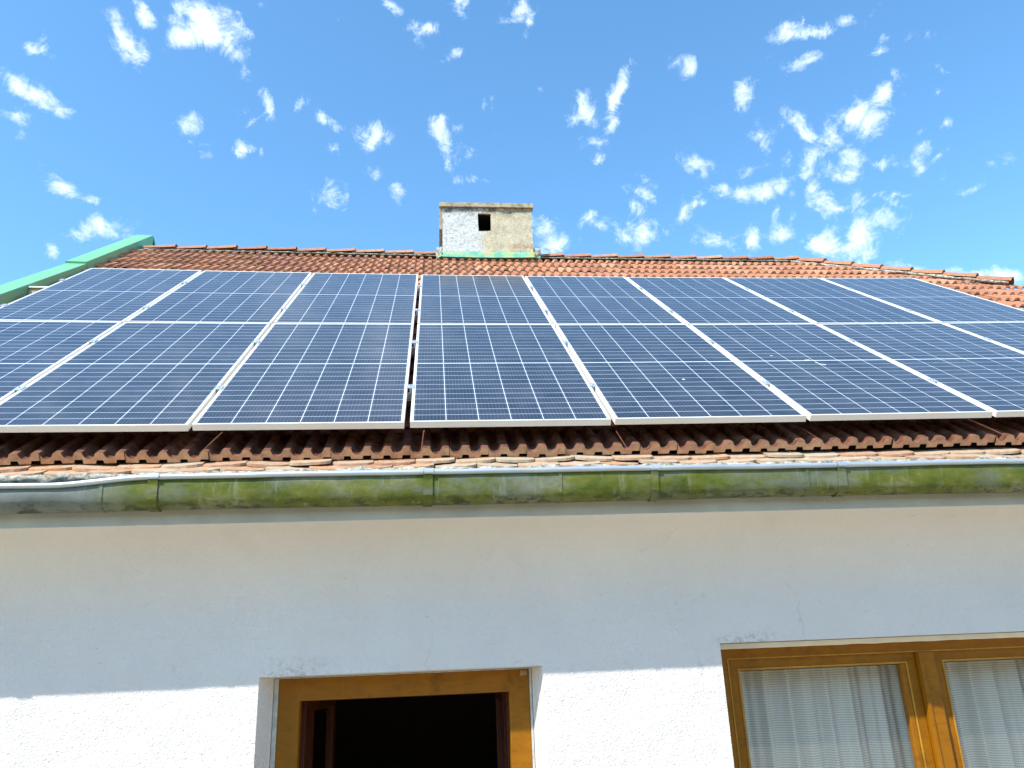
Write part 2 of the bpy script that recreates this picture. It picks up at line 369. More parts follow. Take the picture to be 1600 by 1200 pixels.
def m_glass():
    m, Nn, Ln, P = mat('window_glass')
    Nn.remove(P)
    o = Nn['Material Output']
    tr = Nn.new('ShaderNodeBsdfTransparent'); tr.inputs[0].default_value = (.97, .985, .975, 1)
    gl = Nn.new('ShaderNodeBsdfGlossy'); gl.inputs['Roughness'].default_value = .01
    lw = Nn.new('ShaderNodeLayerWeight'); lw.inputs[0].default_value = .5
    pw = Nn.new('ShaderNodeMath'); pw.operation = 'POWER'; pw.inputs[1].default_value = 5; Ln.new(lw.outputs['Facing'], pw.inputs[0])
    fr = Nn.new('ShaderNodeMath'); fr.operation = 'MULTIPLY_ADD'; fr.inputs[1].default_value = .92; fr.inputs[2].default_value = .08; Ln.new(pw.outputs[0], fr.inputs[0])
    ms = Nn.new('ShaderNodeMixShader')
    Ln.new(fr.outputs[0], ms.inputs[0]); Ln.new(tr.outputs[0], ms.inputs[1]); Ln.new(gl.outputs[0], ms.inputs[2])
    Ln.new(ms.outputs[0], o.inputs[0])
    return m

def m_curtain():
    g = G('knitted_net')
    uvn = g.tc.outputs['UV']
    u, v, _ = g.sep(uvn)
    fu = g.math('FRACT', g.math('DIVIDE', u, .0092)); fv = g.math('FRACT', g.math('DIVIDE', v, .0125))
    hole = g.math('MULTIPLY', g.math('LESS_THAN', g.math('ABSOLUTE', g.math('SUBTRACT', fu, .5)), .30),
                  g.math('LESS_THAN', g.math('ABSOLUTE', g.math('SUBTRACT', fv, .5)), .26))
    o = g.N['Material Output']
    df = g.N.new('ShaderNodeBsdfDiffuse'); df.inputs[0].default_value = (.94, .92, .84, 1)
    tl = g.N.new('ShaderNodeBsdfTranslucent'); tl.inputs[0].default_value = (.7, .7, .68, 1)
    m1 = g.N.new('ShaderNodeMixShader'); m1.inputs[0].default_value = .25
    tr = g.N.new('ShaderNodeBsdfTransparent'); m2 = g.N.new('ShaderNodeMixShader')
    g.L.new(df.outputs[0], m1.inputs[1]); g.L.new(tl.outputs[0], m1.inputs[2])
    g.L.new(g.math('MULTIPLY', hole, .5), m2.inputs[0]); g.L.new(m1.outputs[0], m2.inputs[1]); g.L.new(tr.outputs[0], m2.inputs[2])
    g.L.new(m2.outputs[0], o.inputs[0])
    g.N.remove(g.P)
    return g.m

def m_ground():
    g = G('pale_concrete')
    n = g.noise(.8, 8, .6)
    c = g.ramp(n, [(.3, (.32, .27, .17)), (.7, (.39, .33, .22))])
    return g.out(c, .95, normal=g.bump(g.noise(40, 5, .7), .4, .01))

M_plaster = m_plaster(); M_tile = m_tile(); M_flat = m_pale_tile(); M_mortar = m_mortar()
M_gut = m_gutter('mossy_gutter', True); M_zinc = m_gutter('zinc', False)
M_rim = m_simple('bright_zinc_rim', (.50, .54, .58), .36, .5, .12, 5, .15, 20)
M_frame = m_simple('anodised_aluminium', (.88, .83, .76), .42, .25, .03, 3)
M_clamp = m_simple('clamp_aluminium', (.62, .68, .70), .35, .6, .05, 20)
M_back = m_simple('white_backsheet', (.7, .7, .7), .6)
M_rail = m_simple('mill_aluminium_rail', (.55, .55, .55), .45, .6, .08, 9)
M_green = m_simple('mint_green_painted_sheet', (.15, .40, .215), .45, 0, .06, 1.3, .15, 3)
M_wood = m_wood('golden_varnished_wood', (.235, .088, .0015), (.31, .118, .002))
M_bead = m_wood('golden_bead_highlight', (.36, .16, .012), (.50, .26, .03))  # lighter wood colour stands in for highlights on the frame edges
M_red = m_wood('dark_red_inner_wood', (.060, .014, .006), (.105, .026, .010), .45)
M_chim = m_chimney(); M_flash = m_flash()
M_cap = m_simple('weathered_concrete', (.34, .28, .19), .95, 0, .45, 14, .8, 40, .2)
M_grey = m_simple('grey_render', (.46, .45, .40), .93, 0, .16, 3, .5, 60, .2)
M_cells = m_cells(); M_glass = m_glass(); M_curt = m_curtain(); M_ground = m_ground()
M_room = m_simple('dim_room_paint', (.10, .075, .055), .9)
M_board = m_simple('roof_boards', (.05, .035, .025), .9)
M_soot = m_simple('soot', (.015, .013, .012), .95)
M_seal = m_simple('grey_filler', (.50, .49, .44), .9, 0, .25, 25, .5, 60, .2)
M_smear = m_simple('ochre_filler_smear', (.36, .22, .09), .8)
M_white = m_simple('white_painted_strip', (.74, .73, .68), .75, 0, .08, 10, .3, 50)

# ---------------------------------------------------------------- the roof plane
TH = math.radians(36.82); CT, ST = math.cos(TH), math.sin(TH)
P_, PHT, GAP, CWD = 1.060, 2.094, 0.022, 1.038
TT = 2 * PHT + GAP
def warp(s, t):
    u = max(-1.15, min(1.3, (s - 4 * P_) / (4 * P_))); v = max(-1.1, min(2.2, (t - TT / 2) / (TT / 2)))
    return .0273 * u * u - .0219 * u * v
def RP(s, t, n):
    h = n + warp(s, t)
    return Vector((s, t * CT - h * ST, t * ST + h * CT))

# ---------------------------------------------------------------- ground
ground = MB(); gz = -2.95
gs = [-600, -60, -20, -8, 0, 8, 16, 30, 80, 600]
for i in range(len(gs) - 1):
    for j in range(len(gs) - 1):
        b = len(ground.v)
        ground.v += [(gs[i], gs[j], gz), (gs[i + 1], gs[j], gz), (gs[i + 1], gs[j + 1], gz), (gs[i], gs[j + 1], gz)]
        ground.f.append((b, b + 1, b + 2, b + 3))
tag(ground.build('ground', M_ground), 'pale concrete yard in front of the house', 'ground', kind='structure')

# ---------------------------------------------------------------- clouds: a broken layer 1.6 km up, lit by the sun
def clouds():
    m, Nn, Ln, P = mat('cloud'); Nn.remove(P)
    uvn = Nn.new('ShaderNodeUVMap'); at = Nn.new('ShaderNodeAttribute'); at.attribute_name = 'cover'
    def nz(sc, det, ro, dist=0, off=0):
        mp = Nn.new('ShaderNodeMapping'); mp.inputs['Location'].default_value = (off, off, 0); Ln.new(uvn.outputs[0], mp.inputs[0])
        n = Nn.new('ShaderNodeTexNoise'); n.inputs['Scale'].default_value = sc; n.inputs['Detail'].default_value = det
        n.inputs['Roughness'].default_value = ro; n.inputs['Distortion'].default_value = dist; Ln.new(mp.outputs[0], n.inputs['Vector']); return n.outputs['Fac']
    def mth(op, a, b_, c=None):
        n = Nn.new('ShaderNodeMath'); n.operation = op
        for i, v in enumerate((a, b_, c)):
            if v is None: continue
            if isinstance(v, (int, float)): n.inputs[i].default_value = v
            else: Ln.new(v, n.inputs[i])
        return n.outputs[0]
    n1 = nz(24, 12, .70, .9); n2 = nz(60, 8, .72, .6, 5)
    d = mth('MULTIPLY_ADD', n1, 3.2, -1.62)
    d = mth('ADD', d, mth('MULTIPLY_ADD', n2, 1.9, -.97))
    d = mth('ADD', d, at.outputs['Fac'])
    mr = Nn.new('ShaderNodeMapRange'); mr.interpolation_type = 'SMOOTHSTEP'
    for k, v in zip((1, 2, 3, 4), (CL_A, CL_B, 0.0, .97)): mr.inputs[k].default_value = v
    Ln.new(d, mr.inputs[0])
    tr = Nn.new('ShaderNodeBsdfTransparent'); tl = Nn.new('ShaderNodeBsdfTranslucent'); df = Nn.new('ShaderNodeBsdfDiffuse')
    tl.inputs[0].default_value = (.86, .87, .88, 1); df.inputs[0].default_value = (.9, .9, .9, 1)
    ms = Nn.new('ShaderNodeMixShader'); ms.inputs[0].default_value = .35; Ln.new(tl.outputs[0], ms.inputs[1]); Ln.new(df.outputs[0], ms.inputs[2])
    m2 = Nn.new('ShaderNodeMixShader'); Ln.new(mr.outputs[0], m2.inputs[0]); Ln.new(tr.outputs[0], m2.inputs[1]); Ln.new(ms.outputs[0], m2.inputs[2])
    Ln.new(m2.outputs[0], Nn['Material Output'].inputs[0])
    AZ = np.radians(np.arange(-52, 62.01, .3)); EL = np.radians(np.concatenate([np.arange(9.9, 50, .3), np.arange(50, 76, .8)]))
    A, E = np.meshgrid(AZ, EL)
    D = np.stack([np.sin(A) * np.cos(E), np.cos(A) * np.cos(E), np.sin(E)], -1).reshape(-1, 3)
    wv = np.array([mn.noise_vector(Vector(p) * 16) for p in D]) * .016 + np.array([mn.noise_vector(Vector(p) * 45) for p in D]) * .006
    Q = D + wv
    F = np.full(len(D), -.75)
    rc = random.Random(8)
    extra = [(rc.uniform(-50, 60), rc.uniform(48, 74), rc.uniform(.8, 2.6), rc.uniform(.5, 1.3), rc.uniform(-60, 60), rc.uniform(.5, 1)) for _ in range(45)]
    for az, el, ra, rb, tilt, st in CLOUDS + extra:
        if el < 27: st += .14
        a_, e_, t_ = math.radians(az), math.radians(el), math.radians(tilt)
        c = np.array((math.sin(a_) * math.cos(e_), math.cos(a_) * math.cos(e_), math.sin(e_)))
        ex = np.array((math.cos(a_), -math.sin(a_), 0)); ny = np.cross(ex, c)
        xa = ex * math.cos(t_) + ny * math.sin(t_); ya = ny * math.cos(t_) - ex * math.sin(t_)
        q = Q - c
        r = np.sqrt((q @ xa / (math.radians(ra) * 1.35)) ** 2 + (q @ ya / (math.radians(rb) * 1.35)) ** 2)
        F = np.maximum(F, np.where(np.abs(q @ c) < .3, st * (1 - r) * CL_S, -9))
    alt = 1600.
    V = D * (alt / D[:, 2])[:, None]
    nx_, ny_ = len(AZ), len(EL)
    I = np.arange(nx_ * ny_).reshape(ny_, nx_)
    faces = np.stack([I[:-1, :-1], I[:-1, 1:], I[1:, 1:], I[1:, :-1]], -1).reshape(-1, 4)
    me = bpy.data.meshes.new('cloud_layer'); me.from_pydata(V.tolist(), [], faces.tolist())
    at_ = me.attributes.new('cover', 'FLOAT', 'POINT'); at_.data.foreach_set('value', F)
    uv = me.uv_layers.new(name='UVMap'); vi = np.zeros(len(me.loops), int); me.loops.foreach_get('vertex_index', vi)
    U = np.stack([A.ravel() * .85, E.ravel()], -1)[vi]; uv.data.foreach_set('uv', U.ravel())
    me.materials.append(m); me.shade_smooth()
    o = link(bpy.data.objects.new('clouds', me))
    tag(o, 'small white broken clouds scattered over the blue sky', 'clouds', kind='stuff')
CL_A, CL_B, CL_S = .05, 1.35, 1.25
clouds()

# ---------------------------------------------------------------- the house
house = tag(empty('house', (6.5, .33, gz)), 'low white plastered house with a red clay tile roof carrying solar panels', 'house')
house_inv = Matrix.Translation((-6.5, -.33, -gz))
def hp(o):     # parent to the house, keep world place
    o.parent = house; o.matrix_parent_inverse = house_inv; return o

# wall with the two openings
X0, X1, YW, YI = -.52, 13.35, .33, .80
wl = (2.46, 3.855, -2.75, -1.197)          # open window
wr = (4.79, 6.93, -2.45, -1.125)           # curtained window
w = MB()
zs = [gz - .1, -2.75, -2.45, -1.197, -1.125, -.80, -.30]
xs = [X0, 2.46, 3.855, 4.79, 6.93, X1]
wall_grid(w, xs, zs, [wl, wr], YW, YI)
def reveal(mb, o, y0, i, y1):
    """o, i: (x0, x1, z0, z1) of the outer and inner outline"""
    a = [(o[0], y0, o[2]), (o[1], y0, o[2]), (o[1], y0, o[3]), (o[0], y0, o[3])]
    b = [(i[0], y1, i[2]), (i[1], y1, i[2]), (i[1], y1, i[3]), (i[0], y1, i[3])]
    mb.strip([a, b], close=True)
il = (2.505, 3.815, -2.73, -1.207)
reveal(w, wl, YW, il, .495); reveal(w, il, .495, il, YI)
ir = (4.80, 6.92, -2.44, -1.128)
reveal(w, wr, YW, ir, .50); reveal(w, ir, .50, ir, YI)
# ends and back of the building
for x in (X0, X1):
    w.strip([[(x, YI, gz - .1), (x, YI, -.3)], [(x, 10.2, gz - .1), (x, 10.2, -.3)]])
    w.strip([[(x, YW, gz - .1), (x, YW, -.3)], [(x, YI, gz - .1), (x, YI, -.3)]])
w.strip([[(X0, 10.2, gz - .1), (X0, 10.2, -.3)], [(X1, 10.2, gz - .1), (X1, 10.2, -.3)]])
# gable above the left end
w.face(w.vert((X0, .33, -.3)), w.vert((X0, 10.2, -.3)), w.vert((X0, 5.25, 3.55)))
wall = hp(w.build('wall', M_plaster))
# fill the coarse wall with a slightly uneven hand-trowelled surface
# cove cornice under the eaves
cv = MB(); prof = []
for k in range(0, 19):
    ph = math.radians(5 * k)
    prof.append((YW - .355 * (1 - math.cos(ph)) ** .93, -.90 + .403 * math.sin(ph) ** 1.0))
prof = [(YW - .0006, -1.0), (YW - .001, -.95)] + [(a - .001 - .002 * i / 18, b) for i, (a, b) in enumerate(prof)]
rows = []
nx = 140
for i in range(nx + 1):
    x = X0 + (X1 - X0) * i / nx
    o = mn.noise(Vector((x * 1.1, 0, 3))) * .006
    rows.append([(x, a + o * math.sin(j * .3), b + o) for j, (a, b) in enumerate(prof)])
cv.strip(rows)
hp(cv.build('cornice', M_plaster, smooth=True))
fb = MB(); rows = []
for i in range(nx + 1):
    x = X0 + (X1 - X0) * i / nx
    o = mn.noise(Vector((x * 1.3, 5, 3))) * .004 + mn.noise(Vector((x * 9, 5, 3))) * .0015
    rows.append([(x, -.022, -.499 + o), (x, -.033, -.501 + o), (x, -.036, -.46), (x, -.034, -.30), (x, .10, -.28)])
fb.strip(rows)
tag(hp(fb.build('fascia', M_grey)), 'grey rendered band under the gutter')

# ---------------------------------------------------------------- roof tiles
prof1 = [(0, .95), (.025, .74), (.07, .46), (.14, .20), (.23, .05), (.32, 0), (.41, .05), (.50, .22), (.555, .48), (.60, .77), (.64, .94), (.70, 1.0), (.83, 1.0), (.95, .97)]
TW, TL, TT0 = .198, .34, -.052
HH, TK = .034, .024
pts = [(f * TW / 2, h) for f, h in prof1] + [(TW / 2 + f * TW / 2, h) for f, h in prof1] + [(TW - .0015, .93)]
def bottom(f, k):
    q = (f % (TW / 2)) / (TW / 2)
    return -HH - TK + ((.017 if k == 0 else .036) if (.60 < q < .99) else 0)
def hipx(y): return 8.29 + (5.29 - y)      # plan line of the right hip
rt = MB(); tv = rt.v; rnd = random.Random(7)
NR = 19
XL = -.285
dust = []      # pale dust and lime on the blunt front ends
panel_shade = []      # shade under the panels, painted into the tile colour
for k in range(NR):
    t0 = TT0 + k * TL
    c0 = int(math.floor((XL - 3.199) / TW)) + 1
    c1 = int((14.2 - 3.199) / TW)
    for j in range(c0 - 1, c1):
        x0 = 3.199 + j * TW
        if x0 + TW < XL + .03: continue
        yk = t0 * CT
        if x0 > hipx(yk) - .02: break
        jt = rnd.uniform(-.006, .006); jn = rnd.uniform(-.0025, .0025); jx = rnd.uniform(-.0015, .0015)
        tilt = rnd.uniform(-.004, .004); rot = rnd.uniform(-.004, .004)
        if rnd.random() < .04: jt -= .012; tilt += .004
        tid = rnd.random()
        n = len(pts); b = len(tv)
        back = TL + .02
        if k == NR - 1: back = .14
        rows = [[], [], [], []]
        hn = [mn.noise(Vector((f * 40 + j * 7.3, k * 3.1, tid * 9))) * .0012 for f, _ in pts]
        for q, (f, h) in enumerate(pts):
            fx = x0 + f + jx
            lx = rot * (f - TW / 2) / TW
            nt_ = -.120 - HH + h * HH + jn + lx
            rows[0].append(RP(fx, t0 + jt, nt_ + hn[q]))
            rows[1].append(RP(fx, t0 + back + jt, nt_ - .031 * back / TL + tilt))
            rows[2].append(RP(fx, t0 + jt, nt_ + hn[q]))
            rows[3].append(RP(fx, t0 + jt + .001, -.120 + bottom(f, k) + jn + lx))
        rt.strip(rows[0:2]); rt.strip(rows[2:4])
        # the right side of each tile
        b = len(tv)
        tv.extend([tuple(rows[0][-1]), tuple(rows[1][-1]), tuple(rows[1][-1] + Vector((0, ST, -CT)) * .03), tuple(rows[3][-1])])
        rt.f.append((b, b + 1, b + 2, b + 3))
        rt.tid += [tid] * (2 * (n - 1) + 1)
        hid = 1. if k < 5 else 0.  # courses under the panels get the painted shade
        panel_shade += [hid] * (n - 1) + [hid if k else 0.] * (n - 1) + [hid]
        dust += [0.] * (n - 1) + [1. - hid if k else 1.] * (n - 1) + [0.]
# trim at the left verge and along the hip
me = bpy.data.meshes.new('roof_tiles'); me.from_pydata(rt.v, [], rt.f)
at = me.attributes.new('tid', 'FLOAT', 'FACE'); at.data.foreach_set('value', rt.tid)
at = me.attributes.new('dust', 'FLOAT', 'FACE'); at.data.foreach_set('value', dust)
at = me.attributes.new('panel_shade', 'FLOAT', 'FACE'); at.data.foreach_set('value', panel_shade)
bm = bmesh.new(); bm.from_mesh(me)
def cut(co, no):
    g = bm.verts[:] + bm.edges[:] + bm.faces[:]
    bmesh.ops.bisect_plane(bm, geom=g, plane_co=co, plane_no=no, clear_outer=True)
cut(Vector((8.29, 5.29, 0)), Vector((1, 1, 0)).normalized())
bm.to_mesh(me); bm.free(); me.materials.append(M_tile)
me.shade_smooth(); me.set_sharp_from_angle(angle=math.radians(50))
roof = link(bpy.data.objects.new('roof', me)); hp(roof)
tag(roof, 'red clay interlocking roof tiles in rolled rows')
def rp(o): o.parent = roof; return o
# deck under the tiles
dk = MB()
dk.face(*[dk.vert(RP(x, t, -.235)) for x, t in ((-.5, -.02), (13.4, -.02), (8.29 + .2, 6.40), (-.5, 6.40))])
rp(dk.build('roof_deck', M_board))
# back slope and hip end as tiled planes seen only from elsewhere
bs = MB()
zr = RP(3, 6.5, -.16).z; yr = RP(3, 6.5, -.16).y
nseg = 60
def corr(x): return .017 * math.sin(x * 2 * math.pi / (TW / 2))
r0, r1 = [], []
N2 = 520
for i in range(N2 + 1):
    f = i / N2; x = -.5 + f * 14.5
    top = min(x, 8.29)
    fr = 0 if x <= 8.29 else (x - 8.29) / (14.0 - 8.29)
    r0.append((x, yr + .03 + fr * 5.4, zr - .03 - fr * 4.05 + corr(x)))
    r1.append((x, 10.7, zr - 4.08 + corr(x)))
bs.strip([r0, r1]); 
h0, h1 = [], []
for i in range(401):
    f = i / 400; y = -.1 + f * 10.7
    d = abs(y - yr) / 5.35
    h0.append((8.32 + d * 5.3, y, zr - .05 - d * 4.0 + corr(y))); h1.append((13.9, y, zr - 4.12 + corr(y)))
bs.strip([h0, h1])
rp(bs.build('rear_slope', M_tile, smooth=True))

# ridge and hip caps, each its own piece
def cap_mesh(L, r0, r1, th=.014, seed=0):
    mb = MB(); rows = []; ns = 12
    def ring(x, r, dz=0):
        out = []
        for i in range(ns + 1):
            a = math.radians(8 + 164 * i / ns)
            out.append((x, r * math.cos(a), r * .82 * math.sin(a) + dz))
        return out
    rows = [ring(0, r0), ring(L * .5, (r0 + r1) / 2), ring(L - .035, r1), ring(L - .03, r1 + .006), ring(L, r1 + .007),
            ring(L, r1 - th), ring(0, r0 - th)]
    mb.strip(rows)
    return mb
CAPM = None
capn = [0]
def cap(p, ax, L=.40, up=Vector((0, 0, 1)), tid=.5):
    mb = cap_mesh(L, .082, .098)
    mb.tid = [tid] * len(mb.f)
    o = mb.build('ridge_tile', M_tile, smooth=True, auto=35)
    x = ax.normalized(); y = up.cross(x).normalized(); z = x.cross(y)
    R = Matrix((x, y, z)).transposed().to_4x4()
    o.matrix_world = Matrix.Translation(p) @ R
    o.parent = roof
    return o
def ridge_pt(x): 
    p = RP(x, 6.47, -.120); return Vector((x, p.y + .045, p.z - .045 - (.02 * max(0, 1 - x) if x < 1 else 0)))
rr = random.Random(3)
def run(xa, xb, flip=False):
    n = max(1, round((xb - xa) / .37)); st = (xb - xa) / n
    for i in range(n):
        a = ridge_pt(xa + i * st); b = ridge_pt(xa + (i + 1) * st + .03)
        a = a + Vector((0, rr.uniform(-.006, .006), rr.uniform(-.004, .004) - .004)); b = b + Vector((0, 0, rr.uniform(-.003, .005) + .007))
        cap(a, b - a, (b - a).length, tid=rr.random())
run(-.27, 3.395); run(4.63, 8.20)
apex = ridge_pt(8.22)
hipend = RP(9.80, 3.72 / CT - .0, -.120)
hipend = Vector((9.86, hipx(9.86) * 0 + (5.29 - (9.86 - 8.29)), 0)); 
tt = (hipend.y - .131 * ST) / CT
hipend.z = RP(9.86, tt, -.120).z - .015
d = hipend - apex; nh = 7
for i in range(nh):
    a = apex + d * (i / nh) + Vector((0, 0, rr.uniform(-.004, .003))); b = apex + d * ((i + 1.12) / nh) + Vector((0, 0, .012 + rr.uniform(-.003, .006)))
    cap(a, b - a, (b - a).length, tid=rr.uniform(.35, 1))
# mortar under ridge and hip caps: a lumpy bead
def bead(pts_, r, name, parent, seed=0, sq=.7, mat_=None, step=.03):
    mb = MB(); rows = []
    tot = 0
    P = []
    for a, b in zip(pts_[:-1], pts_[1:]):
        L = (b - a).length; n = max(1, int(L / step))
        for i in range(n): P.append(a + (b - a) * i / n)
    P.append(pts_[-1])
    for i, p in enumerate(P):
        q = P[min(i + 1, len(P) - 1)] - P[max(i - 1, 0)]; q.normalize()
        sd_ = q.cross(Vector((0, 0, 1))).normalized(); up = sd_.cross(q)
        ring = []
        for k in range(9):
            a = 2 * math.pi * k / 9
            rr_ = r * (1 + .9 * mn.noise(Vector((p.x * 14 + seed, p.y * 14 + k * .9, p.z * 14))))
            ring.append(p + sd_ * math.cos(a) * rr_ + up * math.sin(a) * rr_ * sq)
        rows.append(ring)
    mb.strip(rows, close=True)
    o = mb.build(name, mat_ or M_mortar, smooth=True)
    if parent is roof: rp(o)
    else: hp(o)
    return o
bead([apex + Vector((-.10, -.075, -.02)), hipend + Vector((-.06, -.085, -.02))], .021, 'hip_mortar', roof, 2)
bead([ridge_pt(-.25) + Vector((0, -.075, -.012)), ridge_pt(3.36) + Vector((0, -.075, -.012))], .013, 'ridge_mortar', roof, 5)
bead([ridge_pt(4.7) + Vector((0, -.075, -.012)), apex + Vector((0, -.075, -.012))], .013, 'ridge_mortar', roof, 9)
bead([apex + Vector((-.10, -.02, .055)), apex + Vector((.05, -.02, .05))], .04, 'hip_mortar', roof, 12)

# two courses of flat tiles at the eave
ft = MB(); r3 = random.Random(11)
def flat_course(y0, z0, y1, z1, phase, wid, th):
    x = X0 + .05 + phase
    while x < 13.3:
        wd = wid + r3.uniform(-.006, .006)
        dz = r3.uniform(-.005, .005) ; dy = r3.uniform(-.018, .012); tw = r3.uniform(-.012, .012)
        if x < 1.95: dz -= .004
        g_ = .004
        front = []
        nn = 9
        for i in range(nn + 1):
            f = i / nn; e = abs(2 * f - 1)
            front.append((x + g_ / 2 + (wd - g_) * f, y0 + dy + .022 * e ** 4 + r3.uniform(-.0015, .0015), z0 + dz + tw * (f - .5) + .010 * e ** 4))
        bk = [(x + g_ / 2 + (wd - g_) * i / nn, y1, z1 + dz + tw * (i / nn - .5)) for i in range(nn + 1)]
        fl = [(a, b + .002, c - th + r3.uniform(-.001, .001)) for a, b, c in front]
        bl = [(a, b, c - th) for a, b, c in bk]
        nf = len(ft.f)
        ft.strip([bl, fl]); ft.strip([[p for p in fl], [p for p in front]]); ft.strip([front, bk])
        for s_ in (0, -1):
            b = len(ft.v); ft.v += [bk[s_], front[s_], fl[s_], bl[s_]]; ft.f.append((b, b + 1, b + 2, b + 3))
        ft.tid += [r3.random()] * (len(ft.f) - nf)
        x += wd
flat_course(.000, -.213, .16, -.139, .0, .205, .013)
flat_course(-.055, -.253, .11, -.178, .105, .205, .014)
tag(hp(ft.build('eave_tile', M_flat)), 'two courses of weathered flat clay tiles above the gutter')
bead([Vector((X0 + .1, -.075, -.285)), Vector((13.3, -.075, -.280))], .030, 'eave_mortar', None, 21, .75, step=.02)
bd = MB(); bd.box(X0 + .05, 13.3, .02, .30, -.31, -.268); hp(bd.build('eave_board', M_board))

# ---------------------------------------------------------------- gutter
def droop(x):
    a = max(0, min(1, (2.02 - x) / .45)); a = a * a * (3 - 2 * a)
    return -.030 * a + .0045 * mn.noise(Vector((x * .9, 3, 1))) + .002 * mn.noise(Vector((x * 4, 3, 1)))
def gprof(x, off=0.):
    d = droop(x); bz = -.443 - .0025 * math.sin(x * 2.1)
    top = -.306 + d
    p = [(-.1575 - off, top), (-.1585 - off, top - .03), (-.157 - off, top - .065), (-.152 - off, bz + .035), (-.142 - off * .8, bz + .017), (-.126 - off * .4, bz + .005 - off * .6), (-.105, bz - off), (-.075, bz - off), (-.052, bz + .006), (-.040, bz + .02), (-.037, bz + .06), (-.037, -.29)]
    return p
gt = MB(); rows = []
GX0, GX1 = X0 - .02, 13.5
ng = 420
for i in range(ng + 1):
    x = GX0 + (GX1 - GX0) * i / ng
    e = .0018 * mn.noise(Vector((x * 5, 8, 0)))
    rows.append([(x, y + e, z) for y, z in gprof(x)])
gt.strip(rows)
gut = tag(hp(gt.build('gutter', M_gut, smooth=True)), 'deep zinc gutter stained green and yellow with moss')
gm = gut.modifiers.new('thick', 'SOLIDIFY'); gm.thickness = .0015
def gp(o): o.parent = gut; o.matrix_parent_inverse = gut.matrix_basis.inverted(); return o
rm = MB(); rows = []
for i in range(ng + 1):
    x = GX0 + (GX1 - GX0) * i / ng; d = droop(x)
    r = .0135 + .0008 * mn.noise(Vector((x * 7, 0, 4)))
    ring = []
    for k in range(10):
        a = 2 * math.pi * k / 10
        ring.append((x, -.1605 + r * math.cos(a), -.300 + d + r * math.sin(a)))
    rows.append(ring)
rm.strip(rows, close=True)
tag(gp(rm.build('rim', M_rim, smooth=True)), 'bright bare zinc bead along the gutter lip')
def strap(x, wd, off, mt, name, top=True, lab=None):
    mb = MB()
    for s0, s1 in ((off, off + .0025),):
        pr = gprof(x, s0)[:9]; po = gprof(x, s1)[:9]
        d = droop(x)
        if top:
            arc = lambda r: [(-.1605 + r * math.cos(math.radians(a)), -.300 + d + r * math.sin(math.radians(a))) for a in (20, 50, 80, 110, 140, 170)]
            pr = arc(.0142) + pr[1:]; po = arc(.0162) + po[1:]
        slant = -.008
        A = [[(x + sgn * wd / 2 + slant * i / len(q), y, z) for i, (y, z) in enumerate(q)] for sgn, q in ((-1, po), (1, po), (1, pr), (-1, pr))]
        A = list(zip(*A))
        mb.strip([list(a) for a in A], close=True)
    o = gp(mb.build(name, mt, smooth=False, bevel=.0006, seg=1))
    if lab: tag(o, lab)
    return o
for i, x in enumerate((.85, 2.035, 3.292, 4.393, 5.352, 6.70, 7.9, 9.1, 10.3, 11.5, 12.7)):
    strap(x, .044 if i != 3 else .036, .004, M_gut, 'bracket')
    t_ = MB()
    # shiny strap top folded over the bead
    d = droop(x)
    arc = lambda r: [(-.1605 + r * math.cos(math.radians(a)), -.300 + d + r * math.sin(math.radians(a))) for a in (10, 40, 70, 100, 130, 160, 190, 215)]
    A = []
    for (y, z), (y2, z2) in zip(arc(.0165), arc(.0190)):
        A.append([(x - .023, y, z), (x + .023, y, z), (x + .023, y2, z2), (x - .023, y2, z2)])
    t_.strip(A, close=True); gp(t_.build('bracket_hook', M_rim, smooth=False))
for x in (1.805, 3.925, 5.17, 7.3, 9.6, 11.9):
    strap(x, .016, .0005, M_gut, 'joint_seam', top=False)

